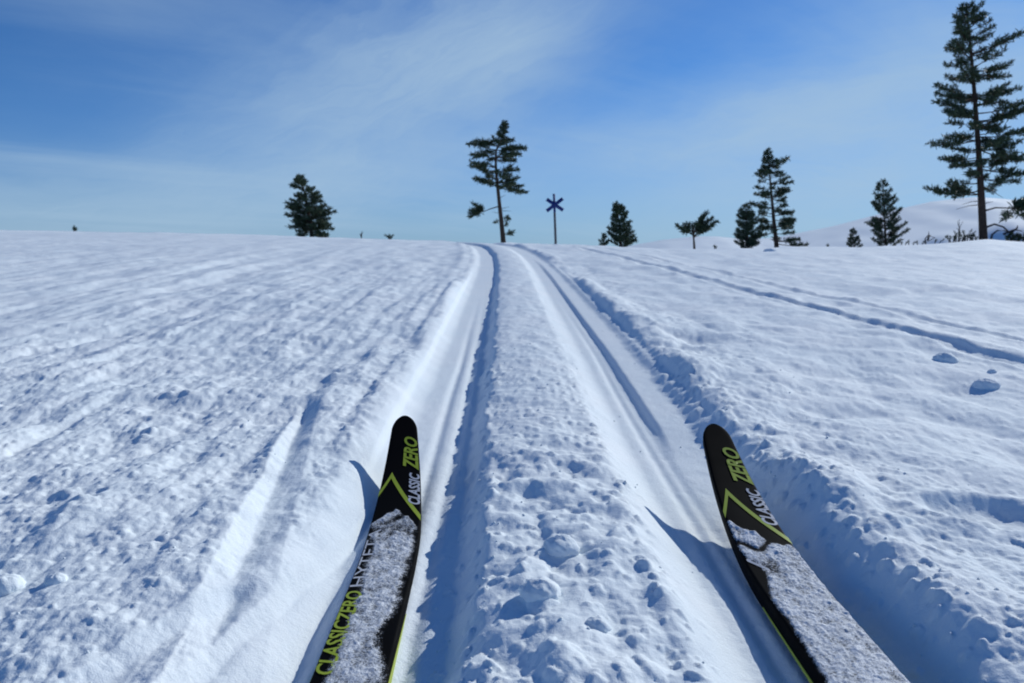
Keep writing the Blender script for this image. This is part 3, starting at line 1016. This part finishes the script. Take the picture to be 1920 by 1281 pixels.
board(mp(1024.5, 376), mp(1055, 396), 0.125, 0.026, -0.058)
board(mp(1024.5, 397.5), mp(1054, 375), 0.125, 0.026, -0.086)
tb = TriBag()
tb.tube([mp(1039.5, 386, -0.115), mp(1039.5, 386, -0.098)], [0.014, 0.014], 8)
tb.build('bolt', m_wood, mroot)

# ------------------------------------------------------------------ loose snow lumps
CLOD_GROUP = 'loose snow lumps lying on the snow'


def snow_clod(label, x, y, r, seed, squash=0.72, sink=0.46):
    n, m = 40, 26
    th = np.linspace(0, 2 * math.pi, n, endpoint=False)
    ph = np.linspace(-math.pi / 2, math.pi / 2, m)
    P, TT = np.meshgrid(ph, th, indexing='ij')
    dxx, dyy, dzz = np.cos(P) * np.cos(TT), np.cos(P) * np.sin(TT), np.sin(P)
    s = 2.1
    rr = 1 + 0.15 * perlin(dxx * s + dzz * 1.3 + seed, dyy * s + 4.1 - dzz, seed) + 0.06 * perlin(dxx * 3.2 + dzz * 2.7, dyy * 5 + seed + dzz * 3.1, seed + 1) + 0.045 * perlin(dxx * 7 + dzz * 5, dyy * 7 + dzz * 6, seed + 2) + 0.03 * perlin(dxx * 15 + dzz * 11, dyy * 15 - dzz * 13, seed + 3)
    v = np.stack([dxx * rr * r * 1.1, dyy * rr * r, dzz * rr * r * squash], -1).reshape(-1, 3)
    i = np.arange(n * m).reshape(m, n)
    f = np.stack([i[:-1, :], np.roll(i[:-1, :], -1, 1), np.roll(i[1:, :], -1, 1), i[1:, :]], -1).reshape(-1, 4)
    o = mesh_np('snow_clod', v, f, SNOW_CLOD, None, True)
    o.location = (x, y, ground_at(x, y) + r * squash * (1 - 2 * sink) * 0.9)
    tag(o, label, 'snow lump', CLOD_GROUP)
    return o


snow_clod('farther of two rounded snow lumps beside the ski track on the right', *on_ground(1772, 676), 0.0175, 301)
snow_clod('nearer of two rounded snow lumps beside the ski track on the right', *on_ground(1850, 718), 0.0165, 302)
snow_clod('small snow lump just beyond the nearer rounded lump by the second ski track', *on_ground(1860, 700), 0.006, 303)
snow_clod('far snow lump on the crest below the tall airy pine', 1.72, 5.0, 0.040, 304, 0.5)
snow_clod('larger snow lump on the ridge between the skis, facing the right ski tip', *on_ground(1052, 1045), 0.0115, 305)
snow_clod('broad snow lump on the ridge between the skis, next to the left ski', *on_ground(1012, 1140), 0.0115, 306)
snow_clod('small snow lump at the near end of the ridge between the skis', *on_ground(1120, 1190), 0.007, 307)
snow_clod('snow lump low on the left field at the left edge of the picture', *on_ground(12, 1125), 0.010, 308)
snow_clod('little round snow ball left of the scratch marks on the left field', *on_ground(108, 1122), 0.006, 309)

# fine loose crumbs spilled in and beside the tracks
cr = TriBag()
rg = np.random.default_rng(12)
ico_v = np.array([(0, 0, 1), (0.9, 0, 0.2), (0.2, 0.9, 0.1), (-0.8, 0.3, 0.2), (-0.2, -0.9, 0.15), (0.1, 0.1, -1)], float)
ico_f = np.array([(0, 1, 2), (0, 2, 3), (0, 3, 4), (0, 4, 1), (5, 2, 1), (5, 3, 2), (5, 4, 3), (5, 1, 4)])
N = 500
yy = 0.30 + 1.6 * rg.random(N) ** 1.6
zone = rg.random(N)
xx = np.where(zone < 0.30, rg.normal(-0.045, 0.016, N), np.where(zone < 0.5, rg.normal(0.245, 0.02, N), np.where(zone < 0.72, rg.normal(0.035, 0.05, N), np.where(zone < 0.9, -0.22 - rg.exponential(0.16, N), 0.28 + rg.exponential(0.2, N)))))
zz = snow_height(xx[None, :].astype(float) + track_shift(yy)[None, :], yy[None, :], np.full((1, N), 0.003))[0]
for x, y, z in zip(xx + track_shift(yy), yy, zz):
    if -0.125 < x < -0.065 and y < 0.85:
        continue
    if 0.17 < x < 0.225 and y < 0.75:
        continue
    r = 0.0007 + 0.0012 * rg.random() ** 2
    q = rg.normal(size=(3, 3))
    q, _ = np.linalg.qr(q)
    q = q * np.sign(np.linalg.det(q))
    cr.add((ico_v * (0.75 + 0.5 * rg.random((6, 1)))) @ q * r + np.array([x, y, z + r * 0.1]), ico_f)
o = cr.build('snow_crumbs', SNOW_CLOD, None, False)
o['kind'] = 'stuff'
o['label'] = 'fine loose snow crumbs strewn beside and between the ski tracks'

# ------------------------------------------------------------------ skis
m_top, n_, p_ = material('black_ski_top', (0.0025, 0.0025, 0.003), 0.6, 0.03)
geo = n_.new('ShaderNodeNewGeometry')
n_.put(p_.inputs['Roughness'], n_.m('ADD', 0.55, n_.m('MULTIPLY', n_.noise(geo.outputs['Position'], 60.0, 5, 0.6), 0.25)))
m_lime, n_, p_ = material('lime_print', (0.36, 0.44, 0.02), 0.45, 0.4)
geo = n_.new('ShaderNodeNewGeometry')
n_.put(p_.inputs['Base Color'], n_.mix(n_.noise(geo.outputs['Position'], 180.0, 4, 0.6), (0.30, 0.38, 0.02, 1), (0.42, 0.50, 0.03, 1)))
m_white, n_, p_ = material('white_print', (0.62, 0.62, 0.66), 0.45, 0.4)
geo = n_.new('ShaderNodeNewGeometry')
n_.put(p_.inputs['Base Color'], n_.mix(n_.noise(geo.outputs['Position'], 220.0, 4, 0.6), (0.42, 0.43, 0.47, 1), (0.68, 0.68, 0.70, 1)))
m_base = material('ski_base', (0.02, 0.02, 0.022), 0.5, 0.3)[0]
m_dust, n_, p_ = material('snow_on_ski', (0.80, 0.82, 0.86), 0.6, 0.2)
geo = n_.new('ShaderNodeNewGeometry')
hb = n_.noise(geo.outputs['Position'], 700.0, 4.0, 0.65)
fr_ = n_.m('ADD', n_.m('MULTIPLY', n_.noise(geo.outputs['Position'], 140.0, 4.0, 0.6), 0.55), n_.m('MULTIPLY', n_.noise(geo.outputs['Position'], 620.0, 3.0, 0.6), 0.45))
n_.put(p_.inputs['Base Color'], n_.mix(n_.ramp(fr_, 0.36, 0.60), (0.46, 0.49, 0.54, 1), (0.86, 0.88, 0.91, 1)))
bmp = n_.new('ShaderNodeBump')
bmp.inputs['Strength'].default_value = 0.7
bmp.inputs['Distance'].default_value = 0.0015
n_.put(bmp.inputs['Height'], hb)
n_.put(p_.inputs['Normal'], bmp.outputs[0])
att_ = n_.new('ShaderNodeAttribute', attribute_name='cover')
grain = n_.noise(geo.outputs['Position'], 950.0, 3.0, 0.65)
n_.put(p_.inputs['Alpha'], n_.ramp(n_.m('ADD', att_.outputs['Fac'], n_.m('MULTIPLY', n_.m('SUBTRACT', grain, 0.5), 1.7)), 0.26, 0.98))

S_TIP = 0.405      # arc position of the tip ahead of the ski's own origin (which lies at Y = 0.39)


class Ski:
    """ski in its own frame: s runs forward, a runs across, z up from the running surface"""

    def half(self, s):
        s = np.asarray(s, float)
        u = np.clip((s - 0.20) / (S_TIP - 0.20), 0, 1)
        h = self.W / 2 * (1 - 0.46 * u ** 1.5)
        end = np.clip((S_TIP - s) / 0.020, 0, 1)
        h = h * np.sqrt(1 - (1 - end) ** 2)
        tail = np.clip((s + 1.35) / 0.03, 0, 1)
        return h * np.sqrt(1 - (1 - tail) ** 2) + 1e-5

    def rise(self, s):
        s = np.asarray(s, float)
        u = np.clip((s - 0.17) / (S_TIP - 0.17), 0, 1.1)
        return 0.056 * u ** 2.1

    def thick(self, s):
        s = np.asarray(s, float)
        u = np.clip((s - 0.05) / 0.30, 0, 1)
        return 0.0155 * (1 - u) + 0.0075 * u - 0.002 * np.clip((s - 0.36) / 0.05, 0, 1)

    def top(self, s):
        return self.rise(s) + self.thick(s)

    def bend(self, a, s, h=0.0):
        """place across position a (m), forward position s, height over the top sheet"""
        c = self.bow * np.clip((np.asarray(s, float) - 0.15) / (S_TIP - 0.15), 0, 1.2) ** 1.6
        crown = -0.0009 * (np.clip(np.abs(a) / (self.W / 2), 0, 1)) ** 4
        return np.stack(np.broadcast_arrays(a + c, s, self.top(s) + crown + h), -1)

    def __init__(self, label, loc, yaw, pitch, roll, bow, W):
        self.W = W
        self.bow = bow
        self.root = empty('cross_country_ski', loc, label, 'ski', 'pair of black cross-country skis')
        self.root.rotation_euler = (pitch, roll, yaw)
        s = np.concatenate([np.linspace(-1.35, -1.30, 12), np.linspace(-1.28, 0.10, 50), np.linspace(0.105, S_TIP - 0.021, 70), S_TIP - 0.020 * (1 - np.sin(np.linspace(0, math.pi / 2, 18)))])
        s = np.unique(np.round(s, 6))
        hw = self.half(s)
        th = self.thick(s)
        rz = self.rise(s)
        c = self.bow * np.clip((s - 0.15) / (S_TIP - 0.15), 0, 1.2) ** 1.6
        # section, counted from lower left round to lower right: side walls, chamfer, crowned top
        fr = [(-1.0, 0.0, 0), (-1.0, 0.55, 0), (-0.995, 0.80, 0), (-0.955, 0.955, 0)] + [(q, 1.0, 1) for q in np.linspace(-0.88, 0.88, 9)] + [(0.955, 0.955, 0), (0.995, 0.80, 0), (1.0, 0.55, 0), (1.0, 0.0, 0)]
        n = len(fr)
        v = []
        for i in range(len(s)):
            for (q, zf, cr_) in fr:
                z = rz[i] + th[i] * zf
                if cr_:
                    z = rz[i] + th[i] - 0.0009 * abs(q * hw[i] / (self.W / 2)) ** 4
                v.append((q * hw[i] + c[i], s[i], z))
        f = []
        for i in range(len(s) - 1):
            for k in range(n):
                k2 = (k + 1) % n
                f.append((i * n + k, i * n + k2, (i + 1) * n + k2, (i + 1) * n + k))
        o = mesh_np('ski_body', v, f, m_top, self.root, False)
        me = o.data
        me.materials.append(m_base)
        me.polygons.foreach_set('use_smooth', np.ones(len(f), bool))
        for i in range(len(s) - 1):
            me.polygons[i * n + n - 1].material_index = 1
            me.polygons[i * n + n - 1].use_smooth = False

    def sidewall(self, side, s0, s1, top=0.66):
        """lime strip along the lower side wall, tapering out towards the shovel"""
        s = np.linspace(s0, s1, 60)
        hw = self.half(s) * side
        th = self.thick(s)
        u = np.clip((s1 - s) / 0.20, 0.0, 1)
        hgt = th * (0.08 + top * u)
        z0 = self.rise(s) + th * 0.06
        c = self.bow * np.clip((s - 0.15) / (S_TIP - 0.15), 0, 1.2) ** 1.6
        v = []
        for i in range(len(s)):
            x = hw[i] + c[i]
            e = side * 0.0005
            v += [(x - side * 0.0004, s[i], z0[i]), (x + e, s[i], z0[i]), (x + e, s[i], z0[i] + hgt[i]), (x - side * 0.0004, s[i], z0[i] + hgt[i])]
        f = []
        for i in range(len(s) - 1):
            for k in range(4):
                k2 = (k + 1) % 4
                q = (i * 4 + k, i * 4 + k2, (i + 1) * 4 + k2, (i + 1) * 4 + k)
                f.append(q if side > 0 else q[::-1])
        mesh_np('sidewall_stripe', v, f, m_lime, self.root)

    def strip(self, name, poly, mat, h=0.0004, parent=None):
        """printed band: a polyline in (across fraction, s) with a width, laid on the top sheet"""
        v, f = [], []
        for (f0, s0, f1, s1, w) in poly:
            n = 26
            base = len(v)
            for i in range(n):
                t = i / (n - 1)
                ff = f0 + (f1 - f0) * t
                ss = s0 + (s1 - s0) * t
                for d in (-0.5, 0.5):
                    s_ = ss + d * w
                    a = np.clip(ff, -0.985, 0.985) * self.half(s_)
                    v.append(tuple(self.bend(a, s_, h)))
            for i in range(n - 1):
                k = base + 2 * i
                f.append((k, k + 2, k + 3, k + 1))
        return mesh_np(name, v, f, mat, parent or self.root)

    def text(self, body, s0, s1, f_low, f_high, mat, shear=0.25, bold=0.02):
        """lettering that reads towards the tip, its foot on the right; f_low / f_high = across fractions of foot and head"""
        cu = bpy.data.curves.new('lettering', 'FONT')
        cu.body = body
        cu.shear = shear
        cu.offset = bold
        cu.resolution_u = 3
        tmp = bpy.data.objects.new('lettering', cu)
        COL.objects.link(tmp)
        dg = bpy.context.evaluated_depsgraph_get()
        me = bpy.data.meshes.new_from_object(tmp.evaluated_get(dg))
        bpy.data.objects.remove(tmp)
        co = np.empty(len(me.vertices) * 3, np.float32)
        me.vertices.foreach_get('co', co)
        co = co.reshape(-1, 3)
        lo, hi = co.min(0), co.max(0)
        tx = (co[:, 0] - lo[0]) / (hi[0] - lo[0])
        ty = (co[:, 1] - lo[1]) / (hi[1] - lo[1])
        s = s0 + (s1 - s0) * tx
        fr = f_low + (f_high - f_low) * ty
        a = fr * self.half(s)
        me.vertices.foreach_set('co', self.bend(a, s, 0.0005).astype(np.float32).ravel())
        me.update()
        me.materials.clear()
        me.materials.append(mat)
        o = bpy.data.objects.new('lettering', me)
        COL.objects.link(o)
        o.parent = self.root
        return o

    def dusting(self, label, cover, seed):
        """granular snow lying on the top sheet; cover(fraction across, s) gives how much lies there (0..1)"""
        na, ns = 84, 640
        fr = np.linspace(-1.0, 1.0, na)
        s = np.linspace(-0.16, 0.30, ns)
        F, SS = np.meshgrid(fr, s, indexing='xy')
        A = F * self.half(SS)
        t = cover(F, SS)
        rag = 0.34 * perlin(A / 0.010 + seed, SS / 0.014, seed) + 0.30 * perlin(A / 0.0045, SS / 0.006, seed + 1) + 0.18 * perlin(A / 0.002, SS / 0.002, seed + 2)
        amt = np.where(t > 0.02, t + 0.8 * rag, -1)
        body = np.clip(amt - 0.35, 0, 1)
        hgt = 0.00025 + 0.0016 * body + body * (0.0007 * perlin(A / 0.0024, SS / 0.0024, seed + 4) + 0.0010 * perlin(A / 0.006, SS / 0.006, seed + 5))
        hgt = np.where(np.abs(F) > 0.985, 0.0001, hgt)
        V = self.bend(A, SS, hgt - 0.0001)
        i = np.arange(na * ns).reshape(ns, na)
        f = np.stack([i[:-1, :-1], i[:-1, 1:], i[1:, 1:], i[1:, :-1]], -1).reshape(-1, 4)
        keep = (amt.ravel()[f] > 0.02).any(1)
        f = f[keep]
        used, inv_ = np.unique(f, return_inverse=True)
        o = mesh_np('snow_dusting', V.reshape(-1, 3)[used], inv_.reshape(-1, 4), m_dust, None, True)
        att = o.data.attributes.new('cover', 'FLOAT', 'POINT')
        att.data.foreach_set('value', amt.ravel()[used].astype(np.float32))
        o.matrix_world = self.root_matrix()
        tag(o, label, 'snow', None, 'stuff')
        return o

    def root_matrix(self):
        return Matrix.LocRotScale(self.root.location, self.root.rotation_euler, None)


def floor_z(y):
    return plane_z(y) - 0.032


PT = math.atan(SLOPE)
left = Ski('black ski in the left track, its upturned tip leaning left', (-0.0925, 0.380, floor_z(0.380) + 0.0005), rad(1.2), PT, 0, -0.014, 0.0445)
right = Ski('black ski in the right track, more thickly covered with snow', (0.1925, 0.306, floor_z(0.306) + 0.0125), rad(0.0), PT, rad(-1.5), 0.005, 0.0450)

for k, sk in enumerate((left, right)):
    # chevron: short left leg, long right leg
    sk.strip('chevron', [(-0.99, 0.281, -0.52, 0.312, 0.0098), (-0.52, 0.312, 0.99, 0.242, 0.0098)], m_lime)
    sk.text('ZERO', 0.320, 0.372, 0.93, 0.02, m_lime, 0.45, 0.03)
    sk.text('CLASSIC', 0.264, 0.316, 0.96, 0.40, m_white, 0.4, 0.03)
    for side in (-1, 1):
        sk.sidewall(side, -1.2, 0.20 if k == 0 else 0.17, 0.66 if k == 0 else 0.22)
left.text('CLASSICZERO', 0.018, 0.117, -0.42, -0.94, m_lime, 0.22, 0.02)
left.text('HYTETA', 0.124, 0.222, -0.50, -0.93, m_white, 0.0, 0.0)
right.text('A', 0.198, 0.226, -0.36, -0.90, m_white, 0.15, 0.0)


def bell(x, c, w):
    return np.exp(-((x - c) / w) ** 2)


def cover_left(F, s):
    edge = 0.262 - 0.030 * np.abs(F + 0.1) ** 0.8 + 0.006 * perlin(F * 3, s * 0, 401)
    c = np.clip((edge - s) / 0.004, 0, 1)
    strip = 1.08 - 0.24 * bell(s, 0.13, 0.055) - 0.46 * bell(s, 0.055, 0.028) - 0.12 * bell(s, 0.20, 0.03)
    c = c * np.clip((strip - F) / 0.34 + 0.15, 0, 1)
    lettered = -0.56 - 0.12 * bell(s, 0.17, 0.05) - 0.55 * np.clip((s - 0.19) / 0.05, 0, 1)
    c = c * np.clip((F - lettered + 0.14) / 0.32, 0.0, 1)
    c = c * (1 - 0.75 * bell(s - 0.018 * F, 0.240, 0.006) * bell(F, 0.0, 0.35))
    c = c * (1 - 0.40 * bell(s, 0.222, 0.012))
    return c * 0.84


def cover_right(F, s):
    edge = 0.258 - 0.026 * (F * 0.8 + 0.2) + 0.008 * perlin(F * 3 + 4, s * 0, 402)
    c = np.clip((edge - s) / 0.004, 0, 1)
    c = c * (1 - 0.92 * bell(s - 0.006 * np.sin(F * 5), 0.236, 0.0035) * np.clip((0.75 - F) / 0.3, 0, 1))
    strip = -1.02 + 0.40 * bell(s, 0.195, 0.022) + 0.10 * bell(s, 0.13, 0.03) + 0.05 * np.clip((0.06 - s) / 0.05, 0, 1)
    c = c * np.clip((F - strip) / 0.12, 0, 1)
    c = c * np.clip((0.99 - F) / 0.06, 0, 1)
    c = c * (1 - 0.45 * bell(s, 0.205, 0.012) * bell(F, -0.3, 0.5))
    return c * 0.92


left.dusting('thin grainy snow dusting on the left ski, leaving its right edge and lettering bare', cover_left, 410)
right.dusting('thick grainy snow crust covering the top of the right ski below its chevron', cover_right, 420)
